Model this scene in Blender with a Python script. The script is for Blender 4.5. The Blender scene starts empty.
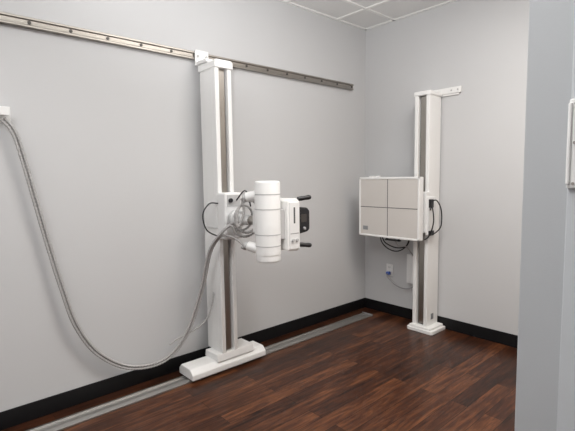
import bpy, bmesh, math, random
from mathutils import Vector, Matrix
random.seed(3)
sc=bpy.context.scene
sc.view_settings.view_transform='Standard'
sc.view_settings.look='None'

# ---------------- materials ----------------
def mat(name,col,rough=.5,metal=0.,spec=.5,coat=0.,bump=None,var=0.,emit=None,scale=40.):
    m=bpy.data.materials.new(name); m.use_nodes=True
    nt=m.node_tree; b=nt.nodes['Principled BSDF']
    b.inputs['Base Color'].default_value=(*col,1); b.inputs['Roughness'].default_value=rough
    b.inputs['Metallic'].default_value=metal; b.inputs['Specular IOR Level'].default_value=spec
    b.inputs['Coat Weight'].default_value=coat
    tc=nt.nodes.new('ShaderNodeTexCoord')
    n=nt.nodes.new('ShaderNodeTexNoise'); n.inputs['Scale'].default_value=scale; n.inputs['Detail'].default_value=4
    nt.links.new(tc.outputs['Object'],n.inputs['Vector'])
    if var:
        mx=nt.nodes.new('ShaderNodeMix'); mx.data_type='RGBA'
        mx.inputs[6].default_value=(*[c*(1-var) for c in col],1); mx.inputs[7].default_value=(*[min(1,c*(1+var)) for c in col],1)
        nt.links.new(n.outputs['Fac'],mx.inputs[0]); nt.links.new(mx.outputs[2],b.inputs['Base Color'])
    if bump:
        bp=nt.nodes.new('ShaderNodeBump'); bp.inputs['Strength'].default_value=bump; bp.inputs['Distance'].default_value=.002
        nt.links.new(n.outputs['Fac'],bp.inputs['Height']); nt.links.new(bp.outputs['Normal'],b.inputs['Normal'])
    return m
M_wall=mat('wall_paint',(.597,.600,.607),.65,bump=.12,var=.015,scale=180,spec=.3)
M_part=mat('partition_paint_shaded',(.47,.487,.505),.65,bump=.12,var=.01,scale=180,spec=.3)  # bluish-grey paint, darkened to put the partition's shade into its colour
M_jamb=mat('jamb_paint',(.56,.585,.61),.5,var=.01)
M_base=mat('baseboard_rubber',(.006,.006,.007),.45,spec=.3,var=.1)
M_tile=mat('ceiling_tile',(.78,.78,.77),.9,bump=.6,var=.06,scale=120)
M_grid=mat('ceiling_grid',(.85,.85,.83),.5,var=.01)
M_white=mat('white_enamel',(.85,.85,.84),.32,var=.01,scale=5)
M_white2=mat('white_plastic',(.79,.79,.785),.42,var=.01,scale=5)
M_grey=mat('grey_plastic',(.33,.33,.34),.5,var=.03)
M_band=mat('light_grey_band',(.50,.50,.50),.5,var=.03)
M_dark=mat('dark_channel',(.05,.045,.04),.4,var=.1)
M_black=mat('black_plastic',(.012,.012,.014),.4,var=.1)
M_hose=mat('hose_grey',(.42,.41,.405),.5,var=.05)
M_panel=mat('detector_face',(.64,.61,.58),.45,var=.015,scale=8)
M_line=mat('panel_line',(.10,.10,.10),.5,var=.05)
M_blue=mat('blue_plug',(.05,.12,.45),.4,var=.05)
M_label=mat('silver_label',(.30,.31,.32),.35,metal=.4,var=.1)
def brushed(name,col,rough,axis):
    m=mat(name,col,rough,metal=1.); nt=m.node_tree; b=nt.nodes['Principled BSDF']
    tc=nt.nodes.new('ShaderNodeTexCoord'); mp=nt.nodes.new('ShaderNodeMapping')
    s=[90,90,90]; s[axis]=2; mp.inputs['Scale'].default_value=s
    n=nt.nodes.new('ShaderNodeTexNoise'); n.inputs['Scale'].default_value=3
    nt.links.new(tc.outputs['Object'],mp.inputs[0]); nt.links.new(mp.outputs[0],n.inputs['Vector'])
    mr=nt.nodes.new('ShaderNodeMapRange'); mr.inputs['To Min'].default_value=rough-.1; mr.inputs['To Max'].default_value=rough+.15
    nt.links.new(n.outputs['Fac'],mr.inputs['Value']); nt.links.new(mr.outputs[0],b.inputs['Roughness'])
    return m
M_alu=brushed('brushed_aluminium_wall',(.36,.335,.305),.38,1)
M_track=brushed('brushed_aluminium_floor',(.42,.41,.395),.45,1)
M_steel=brushed('steel_guide',(.42,.40,.37),.3,2)

def wood():
    m=bpy.data.materials.new('dark_wood_planks'); m.use_nodes=True; nt=m.node_tree; b=nt.nodes['Principled BSDF']
    L=nt.links.new
    tc=nt.nodes.new('ShaderNodeTexCoord')
    mp=nt.nodes.new('ShaderNodeMapping'); mp.inputs['Rotation'].default_value=(0,0,math.radians(90))
    L(tc.outputs['Object'],mp.inputs[0])
    br=nt.nodes.new('ShaderNodeTexBrick'); br.inputs['Scale'].default_value=1
    br.inputs['Brick Width'].default_value=1.1; br.inputs['Row Height'].default_value=.10
    br.inputs['Mortar Size'].default_value=.0015; br.inputs['Mortar Smooth'].default_value=.2; br.offset=.37
    br.inputs['Color1'].default_value=(.0,.0,.0,1); br.inputs['Color2'].default_value=(1,1,1,1); br.inputs['Mortar'].default_value=(.2,.2,.2,1)
    L(mp.outputs[0],br.inputs['Vector'])
    mp2=nt.nodes.new('ShaderNodeMapping'); mp2.inputs['Scale'].default_value=(1.9,20,1); L(mp.outputs[0],mp2.inputs[0])
    n=nt.nodes.new('ShaderNodeTexNoise'); n.noise_dimensions='4D'; n.inputs['Scale'].default_value=1.6; n.inputs['Detail'].default_value=8; n.inputs['Roughness'].default_value=.66
    n.inputs['Distortion'].default_value=1.0
    L(mp2.outputs[0],n.inputs['Vector'])
    ml=nt.nodes.new('ShaderNodeMath'); ml.operation='MULTIPLY'; ml.inputs[1].default_value=7
    L(br.outputs['Color'],ml.inputs[0]); L(ml.outputs[0],n.inputs['W'])
    ad=nt.nodes.new('ShaderNodeMath'); ad.operation='MULTIPLY_ADD'; ad.inputs[1].default_value=.20
    L(br.outputs['Color'],ad.inputs[0]); L(n.outputs['Fac'],ad.inputs[2])
    cr=nt.nodes.new('ShaderNodeValToRGB'); e=cr.color_ramp.elements
    e[0].position=.39; e[0].color=(.012,.0048,.0028,1); e[1].position=.82; e[1].color=(.170,.064,.026,1)
    k=cr.color_ramp.elements.new(.60); k.color=(.058,.0195,.0090,1)
    L(ad.outputs[0],cr.inputs[0])
    mx=nt.nodes.new('ShaderNodeMix'); mx.data_type='RGBA'; mx.inputs[7].default_value=(.006,.003,.002,1)
    L(br.outputs['Fac'],mx.inputs[0]); L(cr.outputs[0],mx.inputs[6]); L(mx.outputs[2],b.inputs['Base Color'])
    b.inputs['Roughness'].default_value=.30; b.inputs['Specular IOR Level'].default_value=.28
    bp=nt.nodes.new('ShaderNodeBump'); bp.inputs['Strength'].default_value=.15; bp.inputs['Distance'].default_value=.001
    L(n.outputs['Fac'],bp.inputs['Height']); L(bp.outputs[0],b.inputs['Normal'])
    return m
M_wood=wood()

# ---------------- helpers ----------------
def link(o,parent=None):
    sc.collection.objects.link(o)
    if parent: o.parent=parent
    return o
def empty(name,loc=(0,0,0)):
    e=bpy.data.objects.new(name,None); e.empty_display_size=.1; link(e); return e
def from_bm(bm,name,m,parent=None,smooth=False):
    me=bpy.data.meshes.new(name); bm.normal_update(); bm.to_mesh(me); bm.free()
    if smooth:
        for p in me.polygons: p.use_smooth=True
    o=bpy.data.objects.new(name,me)
    for x in (m if isinstance(m,(list,tuple)) else [m]): me.materials.append(x)
    return link(o,parent)
def box(name,lo,hi,m,parent=None,bev=0.,seg=2):
    bm=bmesh.new(); bmesh.ops.create_cube(bm,size=1)
    for v in bm.verts:
        v.co=Vector([lo[i] if v.co[i]<0 else hi[i] for i in range(3)])
    if bev: bmesh.ops.bevel(bm,geom=bm.edges[:],offset=bev,segments=seg,affect='EDGES',profile=.5)
    return from_bm(bm,name,m,parent)
def prism(name,pts,axis,a,b,m,parent=None,bev=0.):
    bm=bmesh.new(); ax=[i for i in range(3) if i!=axis]
    def mk(t):
        vs=[]
        for p in pts:
            c=[0,0,0]; c[axis]=t; c[ax[0]]=p[0]; c[ax[1]]=p[1]; vs.append(bm.verts.new(c))
        return vs
    A=mk(a);B=mk(b);n=len(pts)
    bm.faces.new(A); bm.faces.new(B[::-1])
    for i in range(n): bm.faces.new([A[i],B[i],B[(i+1)%n],A[(i+1)%n]])
    bmesh.ops.recalc_face_normals(bm,faces=bm.faces[:])
    if bev: bmesh.ops.bevel(bm,geom=bm.edges[:],offset=bev,segments=2,affect='EDGES',profile=.5)
    return from_bm(bm,name,m,parent)
def lathe(name,p0,p1,prof,m,parent=None,seg=40,sharp=20):
    p0=Vector(p0); d=(Vector(p1)-p0).normalized()
    q=d.to_track_quat('Z','Y').to_matrix()
    bm=bmesh.new(); rings=[]
    for t,r in prof:
        rings.append([bm.verts.new(p0+q@Vector((r*math.cos(2*math.pi*k/seg),r*math.sin(2*math.pi*k/seg),t))) for k in range(seg)])
    for A,B in zip(rings,rings[1:]):
        for k in range(seg): bm.faces.new([A[k],A[(k+1)%seg],B[(k+1)%seg],B[k]])
    bm.faces.new(rings[0][::-1]); bm.faces.new(rings[-1])
    bm.normal_update()
    for f in bm.faces: f.smooth=len(f.verts)==4
    for i,R_ in enumerate(rings):
        if 0<i<len(rings)-1:
            (ta,ra),(tb,rb),(tc_,rc_)=prof[i-1],prof[i],prof[i+1]
            a1=math.atan2(rb-ra,tb-ta); a2=math.atan2(rc_-rb,tc_-tb)
            if abs(a1-a2)<math.radians(sharp): continue
        for k in range(seg):
            e=bm.edges.get((R_[k],R_[(k+1)%seg]))
            if e: e.smooth=False
    return from_bm(bm,name,m,parent)
def cyl(name,p0,p1,r,m,parent=None,seg=24,ch=None):
    L=(Vector(p1)-Vector(p0)).length; c=ch if ch is not None else min(r*.2,L*.2)
    return lathe(name,p0,p1,[(0,r-c),(c,r),(L-c,r),(L,r-c)],m,parent,seg)
def spline(pts,step):
    P=[Vector(p) for p in pts]; P=[P[0]*2-P[1]]+P+[P[-1]*2-P[-2]]
    out=[]
    for i in range(1,len(P)-2):
        a,b,c,d=P[i-1:i+3]
        n=max(2,int((c-b).length/step))
        for k in range(n):
            t=k/n; out.append(.5*((2*b)+(c-a)*t+(2*a-5*b+4*c-d)*t*t+(3*b-a-3*c+d)*t**3))
    out.append(P[-2].copy()); return out
def sweep(name,pts,r,m,parent=None,ribs=False,seg=10,off=(0,0),step=.0045):
    path=spline(pts,step if ribs else .012)
    bm=bmesh.new(); rings=[]; nrm=None
    for i,p in enumerate(path):
        t=(path[min(i+1,len(path)-1)]-path[max(i-1,0)]).normalized()
        if nrm is None:
            nrm=t.cross(Vector((1,.01,.02))).normalized()
        nrm=(nrm-t*nrm.dot(t)).normalized(); bn=t.cross(nrm)
        c=p+nrm*off[0]+bn*off[1]
        rr=r*(1.0 if (not ribs or i%4<2) else .80)
        rings.append([bm.verts.new(c+nrm*rr*math.cos(2*math.pi*k/seg)+bn*rr*math.sin(2*math.pi*k/seg)) for k in range(seg)])
    for A,B in zip(rings,rings[1:]):
        for k in range(seg): bm.faces.new([A[k],A[(k+1)%seg],B[(k+1)%seg],B[k]])
    bm.faces.new(rings[0][::-1]); bm.faces.new(rings[-1])
    bmesh.ops.recalc_face_normals(bm,faces=bm.faces[:])
    return from_bm(bm,name,m,parent,smooth=True)

# ---------------- room shell ----------------
H=2.74; XR=3.6; YF=-4.9
box('floor',(-.12,YF-.12,-.1),(XR+.12,.12,0),M_wood)
box('wall_left',(-.12,YF-.12,0),(0,.12,H),M_wall)
box('wall_back',(0,0,0),(XR+.12,.12,H),M_wall)
box('wall_right',(XR,YF-.12,0),(XR+.12,0,H),M_wall)
box('wall_front',(0,YF-.12,0),(XR,YF,H),M_wall)
PX,PY=2.245,-2.2
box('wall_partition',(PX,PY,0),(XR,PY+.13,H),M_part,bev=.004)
bm=bmesh.new()
def bmbox(bm,lo,hi,mi=0):
    r=bmesh.ops.create_cube(bm,size=1)
    for v in r['verts']: v.co=Vector([lo[i] if v.co[i]<0 else hi[i] for i in range(3)])
    fs=set(f for v in r['verts'] for f in v.link_faces)
    for f in fs: f.material_index=mi
bmbox(bm,(-.12,YF-.12,H+.010),(XR+.12,.12,H+.1),0)
x=.33
while x<XR:
    bmbox(bm,(x-.012,YF,H),(x+.012,0,H+.012),1); x+=.61
y=-.42
while y>YF:
    bmbox(bm,(0,y-.012,H+.0005),(XR,y+.012,H+.012),1); y-=.61
bmbox(bm,(0,YF,H),(.02,0,H+.012),1); bmbox(bm,(0,-.02,H),(XR,0,H+.0115),1)
from_bm(bm,'ceiling',[M_tile,M_grid])
def baseb(name,lo,hi): box(name,lo,hi,M_base,bev=.003)
baseb('baseboard_left',(0,YF,0),(.01,0,.1))
baseb('baseboard_back',(.01,-.01,0),(XR,0,.1))
baseb('baseboard_partition',(PX,PY-.01,0),(XR,PY,.1))
box('trim_1',(2.355,PY-.022,0),(2.56,PY,2.2),M_jamb,bev=.003)
pl=empty('wall_plate')
box('plate_body',(2.356,PY-.036,1.30),(2.48,PY-.022,1.515),M_white,pl,bev=.004)
box('plate_raised_edge',(2.356,PY-.044,1.31),(2.364,PY-.034,1.505),M_white,pl,bev=.003)
for z in (1.312,1.41,1.503):
    cyl('screw',(2.371,PY-.036,z),(2.371,PY-.0395,z),.0035,M_steel,pl,12)

# ---------------- wall guide rail ----------------
gr=empty('guide_rail')
prism('rail_channel',[(0,2.145),(.034,2.145),(.034,2.156),(.026,2.159),(.026,2.182),(.034,2.185),(.034,2.197),(0,2.197)],1,-4.0,-.22,M_alu,gr,bev=.0015)
y=-3.9
while y<-.23:
    cyl('rail_bolt',(.026,y,2.1705),(.031,y,2.1705),.009,M_dark,gr,14); y+=.2033

# ---------------- floor track ----------------
ft=empty('floor_track')
prism('track_profile',[(.118,0),(.232,0),(.232,.010),(.208,.018),(.200,.018),(.197,.010),(.153,.010),(.150,.018),(.142,.018),(.118,.010)],1,-4.0,-.19,M_track,ft,bev=.001)
box('track_end_cap',(.116,-.192,0),(.234,-.184,.019),M_grey,ft,bev=.001)

# ---------------- tube stand ----------------
ts=empty('xray_tube_stand')
prism('base_skirt',[(.085,.022),(.27,.022),(.27,.060),(.235,.092),(.115,.092),(.085,.060)],1,-2.13,-1.52,M_white,ts,bev=.006)
prism('base_top_block',[(.09,.085),(.262,.085),(.25,.135),(.10,.135)],1,-1.93,-1.62,M_white,ts,bev=.006)
for yy in (-2.09,-1.57):
    cyl('base_wheel',(.155,yy,.0275),(.195,yy,.0275),.0172,M_black,ts)
box('base_guide_shoe',(.156,-2.12,.012),(.194,-1.54,.03),M_grey,ts)
Y0,Y1=-1.885,-1.755
def column(par,ZB,ZT,x0,x1,y0,y1):
    box('column_rear',(x0,y0+.004,ZB),(x0+.07,y1-.004,ZT),M_white,par,bev=.004)
    box('column_body',(x0+.073,y0,ZB),(x1-.045,y1,ZT),M_white,par,bev=.003)
    box('column_flange_a',(x1-.047,y0,ZB),(x1,y0+.032,ZT),M_white,par,bev=.005)
    box('column_flange_b',(x1-.047,y1-.032,ZB),(x1,y1,ZT),M_white,par,bev=.005)
    box('channel_liner',(x1-.046,y0+.031,ZB),(x1-.040,y1-.031,ZT),M_dark,par)
    box('guide_strip',(x1-.042,y0+.043,ZB+.01),(x1-.022,y1-.043,ZT-.01),M_steel,par,bev=.002)
column(ts,.13,2.065,.055,.25,Y0,Y1)
prism('column_cap',[(Y0-.006,2.055),(Y1+.006,2.055),(Y1+.006,2.095),(Y1-.01,2.108),(Y0+.01,2.108),(Y0-.006,2.095)],0,.048,.262,M_white,ts,bev=.004)
box('rail_bracket_plate',(.036,-1.905,2.10),(.046,-1.80,2.20),M_white,ts,bev=.003)
box('rail_bracket_arm',(.04,-1.90,2.104),(.17,-1.80,2.125),M_white,ts,bev=.004)
box('rail_bracket_hook',(.005,-1.90,2.1985),(.046,-1.80,2.207),M_white,ts,bev=.002)
for yy in (-1.885,-1.82): cyl('bracket_roller',(.046,yy,2.165),(.052,yy,2.165),.009,M_band,ts)
# carriage
box('carriage_front',(.235,Y0-.006,.93),(.335,Y1+.006,1.24),M_white2,ts,bev=.012)
box('carriage_cover_recess',(.334,Y0+.012,1.15),(.338,Y1-.012,1.225),M_band,ts,bev=.001)
box('carriage_rear_shoe',(.10,Y0-.012,1.00),(.245,Y0-.001,1.17),M_white2,ts,bev=.004)
cyl('carriage_knob',(.335,-1.85,1.19),(.355,-1.85,1.19),.014,M_black,ts)
cyl('rotation_hub',(.335,-1.82,1.07),(.375,-1.82,1.07),.055,M_band,ts,32)
cyl('rotation_disc',(.375,-1.82,1.07),(.39,-1.82,1.07),.060,M_white2,ts,32)
cyl('telescopic_arm_outer',(.385,-1.82,1.07),(.49,-1.80,1.065),.034,M_white2,ts,32)
cyl('telescopic_arm_inner',(.485,-1.802,1.065),(.62,-1.785,1.06),.028,M_steel,ts,32)
# tube housing
TX,TY=.645,-1.785
T0=.820
R0=.0790
prof=[(0,.068),(.003,.073),(.010,.0758),(.045,.0758),(.0465,R0),(.480,R0),(.488,R0-.002),(.494,R0-.007),(.496,R0-.014)]
lathe('tube_housing',(TX,TY,T0),(TX,TY,T0+1),prof,M_white,ts,72)
for z in (.92,.99,1.145,1.235):
    lathe('housing_band',(TX,TY,z-.004),(TX,TY,z+1),[(0,R0-.001),(.0006,R0+.0012),(.0064,R0+.0012),(.007,R0-.001)],M_band,ts,72)
box('trunnion_block',(TX-.10,TY-.045,.99),(TX-.05,TY+.045,1.14),M_white2,ts,bev=.01)
recs=[]
for z,dz in ((1.235,-.05),(.895,.05)):
    p0=Vector((TX-.03,TY-.04,z)); p1=Vector((TX-.10,TY-.085,z+dz*.4))
    cyl('cable_receptacle',p0,p1,.031,M_white,ts,28)
    p2=p1+(p1-p0).normalized()*.018
    cyl('receptacle_nut',p1,p2,.024,M_band,ts,12); recs.append(p2)
# collimator
box('collimator_mount',(TX-.06,-1.735,.955),(TX+.06,-1.690,1.14),M_band,ts,bev=.004)
prism('collimator_body',[(-1.698,.880),(-1.61,.873),(-1.592,.89),(-1.592,1.185),(-1.615,1.205),(-1.698,1.195)],0,TX-.085,TX+.085,M_white,ts,bev=.008)
X1=TX+.085
box('collimator_front_panel',(X1-.002,-1.685,.888),(X1+.006,-1.605,1.182),M_white2,ts,bev=.003)
box('collimator_label',(X1+.0055,-1.652,1.05),(X1+.0072,-1.640,1.15),M_line,ts)
box('collimator_scale',(X1+.0055,-1.68,.985),(X1+.0072,-1.61,.989),M_grey,ts)
for yy in (-1.662,-1.628): cyl('collimator_dial',(X1+.005,yy,.945),(X1+.017,yy,.945),.010,M_band,ts)
# black control head with grips
prism('control_head',[(-1.597,.975),(-1.515,.985),(-1.495,1.0),(-1.495,1.12),(-1.515,1.14),(-1.597,1.15)],0,TX-.07,TX+.075,M_black,ts,bev=.008)
box('control_display',(TX+.074,-1.575,1.05),(TX+.077,-1.525,1.10),M_dark,ts,bev=.001)
cyl('control_knob',(TX+.074,-1.55,1.01),(TX+.088,-1.55,1.01),.010,M_grey,ts)
for z,s in ((1.190,1),(.910,-1)):
    sweep('grip_stem',[(TX+.03,-1.62,z-.02*s),(TX+.035,-1.595,z+.003*s),(TX+.04,-1.565,z+.006*s)],.008,M_black,ts,seg=14)
    lathe('grip_handle',(TX+.04,-1.575,z+.006*s),(TX+.085,-1.465,z+.020*s),[(0,.008),(.004,.013),(.03,.015),(.055,.0135),(.08,.0155),(.094,.012),(.098,.006)],M_black,ts,20,40)

# ---------------- hose bundle ----------------
hb=empty('cable_hose_bundle')
main=[(.05,-3.03,1.66),(.06,-2.99,1.60),(.06,-2.955,1.47),(.06,-2.865,1.01),(.065,-2.81,.75),(.07,-2.745,.50),(.07,-2.63,.30),(.075,-2.45,.165),(.09,-2.24,.150),(.13,-2.10,.29),(.19,-2.01,.58),(.27,-1.985,.85),(.36,-1.955,.97)]
def ring(x0,dx,ry,rz,n,a0=200):
    return [(x0+k*dx,-1.81+ry*math.cos(math.radians(a0+36*k)),1.075+rz*math.sin(math.radians(a0+36*k))) for k in range(n)]
offs=[(.0,.0),(.017,.003),(.007,.016)]
ends=[ring(.43,.008,.108,.118,11)+[(.53,-1.88,1.13),tuple(recs[0]-Vector((.01,.01,0)))],
      [(.42,-1.90,.97),(.47,-1.86,.93),(.52,-1.875,.91),tuple(recs[1]-Vector((.01,.01,0)))],
      ring(.41,.006,.080,.086,14)]
for i,o in enumerate(offs):
    sweep('hose_%d'%(i+1),main+ends[i],.0085,M_hose,hb,ribs=True,off=o)
br=empty('cable_hanger')
box('hanger_plate',(0,-3.10,1.64),(.006,-2.995,1.725),M_white,br,bev=.002)
box('hanger_shelf',(.004,-3.09,1.68),(.075,-3.01,1.70),M_white,br,bev=.005)
box('hanger_lip',(.065,-3.09,1.67),(.078,-3.01,1.715),M_white,br,bev=.004)
sweep('jumper_cable',[(.10,-2.20,.24),(.11,-2.15,.27),(.13,-2.06,.30),(.16,-1.96,.36),(.17,-1.91,.46),(.17,-1.893,.55)],.006,M_hose,hb,ribs=True)
sweep('carriage_cable_a',[(.26,-1.895,1.17),(.25,-1.955,1.17),(.24,-2.0,1.10),(.25,-1.98,1.0),(.28,-1.91,.95)],.0045,M_black,ts,seg=8)
sweep('carriage_cable_b',[(.34,-1.80,1.19),(.42,-1.80,1.25),(.50,-1.83,1.24),(.56,-1.85,1.16)],.0045,M_black,ts,seg=8)

# ---------------- wall bucky stand ----------------
bs=empty('bucky_stand')
BX0,BX1,BYF,BYB=.675,.815,-.205,-.02
prism('base_plate',[(.655,-.245),(.87,-.245),(.885,-.23),(.885,-.015),(.64,-.015),(.64,-.23)],2,0,.03,M_white,bs,bev=.004)
box('base_shoe',(.66,-.232,.028),(.865,-.02,.05),M_white,bs,bev=.006)
ZT=1.995
box('column_rear',(BX0+.004,BYB-.07,.045),(BX1-.004,BYB,ZT),M_white,bs,bev=.004)
box('column_body',(BX0,BYF+.045,.045),(BX1,BYB-.073,ZT),M_white,bs,bev=.003)
box('column_flange_a',(BX0,BYF,.045),(BX0+.034,BYF+.047,ZT),M_white,bs,bev=.005)
box('column_flange_b',(BX1-.034,BYF,.045),(BX1,BYF+.047,ZT),M_white,bs,bev=.005)
box('channel_liner',(BX0+.033,BYF+.040,.045),(BX1-.033,BYF+.046,ZT),M_dark,bs)
box('guide_strip',(BX0+.046,BYF+.022,.06),(BX1-.046,BYF+.042,ZT-.01),M_steel,bs,bev=.002)
box('column_cap',(BX0-.006,BYF-.006,ZT-.005),(BX1+.006,BYB+.004,ZT+.03),M_white,bs,bev=.006)
box('column_label',(BX1,-.14,.10),(BX1+.0015,-.10,.15),M_label,bs)
box('wall_bracket_bar',(.64,-.02,2.005),(.98,-.004,2.055),M_white,bs,bev=.004)
box('wall_bracket_back',(.69,-.012,1.99),(.96,0,2.03),M_white,bs,bev=.003)
for xx in (.90,.955): cyl('bracket_bolt',(xx,-.02,2.03),(xx,-.026,2.03),.007,M_band,bs,6)
box('receptor_carriage',(.66,-.262,.86),(.83,-.195,1.20),M_white2,bs,bev=.008)
box('receptor_carriage_side',(BX1+.002,-.255,.84),(BX1+.028,-.13,1.16),M_white2,bs,bev=.006)
box('receptor_mount',(.50,-.275,.93),(.80,-.245,1.15),M_grey,bs,bev=.006)
PXa,PXb,PZa,PZb=.205,.820,.80,1.325
box('receptor_housing',(PXa,-.345,PZa),(PXb,-.290,PZb),M_white,bs,bev=.008)
box('receptor_back_shell',(PXa+.05,-.292,PZa+.05),(PXb-.03,-.262,PZb-.05),M_white2,bs,bev=.008)
w=.018
box('receptor_face',(PXa+w,-.350,PZa+w),(PXb-w,-.344,PZb-w),M_panel,bs,bev=.001)
box('bezel_top',(PXa,-.354,PZb-w),(PXb,-.340,PZb),M_white,bs,bev=.004)
box('bezel_bottom',(PXa,-.354,PZa),(PXb,-.340,PZa+w),M_white,bs,bev=.004)
box('bezel_side_a',(PXa,-.354,PZa),(PXa+w,-.340,PZb),M_white,bs,bev=.004)
box('bezel_side_b',(PXb-w,-.354,PZa),(PXb,-.340,PZb),M_white,bs,bev=.004)
cx=(PXa+PXb)/2; cz=(PZa+PZb)/2
box('centre_line_vertical',(cx-.003,-.3508,PZa+w),(cx+.003,-.3498,PZb-w),M_line,bs)
box('centre_line_horizontal',(PXa+w,-.3508,cz-.003),(PXb-w,-.3498,cz+.003),M_line,bs)
box('face_label',(.25,-.3512,.855),(.305,-.3498,.89),M_label,bs)
for xx in (.30,.36): box('top_latch',(xx,-.335,PZb-.002),(xx+.035,-.29,PZb+.012),M_white2,bs,bev=.003)
box('tray_handle',(.47,-.33,.775),(.62,-.30,.787),M_black,bs,bev=.004)
for xx in (.48,.60): box('tray_handle_post',(xx,-.325,.783),(xx+.012,-.305,.803),M_black,bs)
sweep('receptor_cable_a',[(.845,-.21,1.12),(.885,-.20,1.13),(.91,-.17,1.05),(.90,-.15,.92),(.86,-.16,.86),(.845,-.2,.85)],.005,M_black,bs,seg=8)
sweep('receptor_cable_b',[(.845,-.23,1.05),(.88,-.26,1.08),(.895,-.26,.97),(.87,-.25,.88),(.84,-.24,.83),(.80,-.23,.80)],.005,M_black,bs,seg=8)
sweep('receptor_cable_c',[(.42,-.30,.80),(.44,-.27,.74),(.52,-.22,.70),(.61,-.2,.73),(.665,-.23,.87)],.0055,M_black,bs,seg=8)
sweep('receptor_cable_d',[(.55,-.30,.80),(.57,-.27,.73),(.62,-.22,.72),(.63,-.15,.65),(.60,-.06,.60)],.005,M_hose,bs,seg=8)
sweep('receptor_cable_e',[(.40,-.30,.81),(.41,-.28,.74),(.46,-.24,.68),(.53,-.20,.67),(.62,-.2,.74),(.67,-.23,.87)],.005,M_black,bs,seg=8)
box('connector_a',(.842,-.25,1.07),(.862,-.20,1.14),M_black,bs,bev=.004)
box('connector_b',(.842,-.25,.84),(.862,-.19,.88),M_black,bs,bev=.004)

# ---------------- wall boxes ----------------
jb=empty('junction_box')
box('box_body',(.525,-.055,.36),(.64,0,.62),M_white2,jb,bev=.005)
box('box_lid',(.522,-.062,.357),(.643,-.053,.623),M_white2,jb,bev=.003)
wo=empty('electrical_outlet')
box('cover_plate',(.262,-.006,.375),(.335,0,.49),M_white,wo,bev=.003)
for z in (.405,.46):
    box('socket',(.282,-.009,z-.014),(.315,-.004,z+.014),M_white2,wo,bev=.003)
    for xx in (.291,.304): box('slot',(xx,-.0096,z-.005),(xx+.002,-.0088,z+.006),M_black,wo)
box('plug',(.280,-.04,.39),(.317,-.009,.42),M_blue,wo,bev=.005)
sweep('power_cord',[(.298,-.038,.405),(.31,-.06,.38),(.40,-.05,.31),(.50,-.035,.29),(.57,-.03,.32),(.575,-.03,.358)],.005,M_grey,wo,seg=8)

# ---------------- lighting ----------------
def troffer(name,x,y,sx,sy,power,col):
    e=empty(name)
    box('troffer_frame',(x-sx/2,y-sy/2,H-.006),(x+sx/2,y+sy/2,H+.006),M_grid,e)
    l=bpy.data.lights.new(name+'_lamp','AREA'); l.shape='RECTANGLE'; l.size=sx*.94; l.size_y=sy*.94; l.energy=power; l.color=col
    o=bpy.data.objects.new('diffuser_lamp',l); o.location=(x,y,H-.01); link(o,e)
troffer('ceiling_light',1.75,-1.45,.6,1.2,37,(1,.985,.965))
troffer('ceiling_light.001',1.7,-3.9,.6,1.2,33,(1,.985,.97))
troffer('ceiling_light.002',2.95,-1.1,.6,1.2,17,(1,.78,.58))
bl=bpy.data.lights.new('bounce_flash','SPOT'); bl.energy=400; bl.spot_size=math.radians(100); bl.spot_blend=1; bl.shadow_soft_size=.1; bl.color=(1,.995,.99)
bo=bpy.data.objects.new('bounce_flash',bl); bo.location=(2.3,-3.4,1.7); link(bo)
bo.rotation_euler=Vector((-.60,.68,1.0)).to_track_quat('-Z','Y').to_euler()
w=bpy.data.worlds.new('World'); sc.world=w; w.use_nodes=True
w.node_tree.nodes['Background'].inputs[0].default_value=(.8,.85,1,1); w.node_tree.nodes['Background'].inputs[1].default_value=.3

# ---------------- camera ----------------
cxx,cyy,ch,th,p,ro,f=2.6871,-3.4443,1.3372,.8422,.0893,.0141,429.4187
F=Vector((-math.sin(th)*math.cos(p),math.cos(th)*math.cos(p),-math.sin(p))); R=Vector((math.cos(th),math.sin(th),0)); U=R.cross(F)
c,s=math.cos(ro),math.sin(ro); R2=R*c-U*s; U2=U*c+R*s
cam=bpy.data.cameras.new('camera'); cam.sensor_width=36; cam.lens=f*36/575; cam.clip_start=.05
co=bpy.data.objects.new('camera',cam); link(co)
co.matrix_world=Matrix(((R2.x,U2.x,-F.x,cxx),(R2.y,U2.y,-F.y,cyy),(R2.z,U2.z,-F.z,ch),(0,0,0,1)))
sc.camera=co
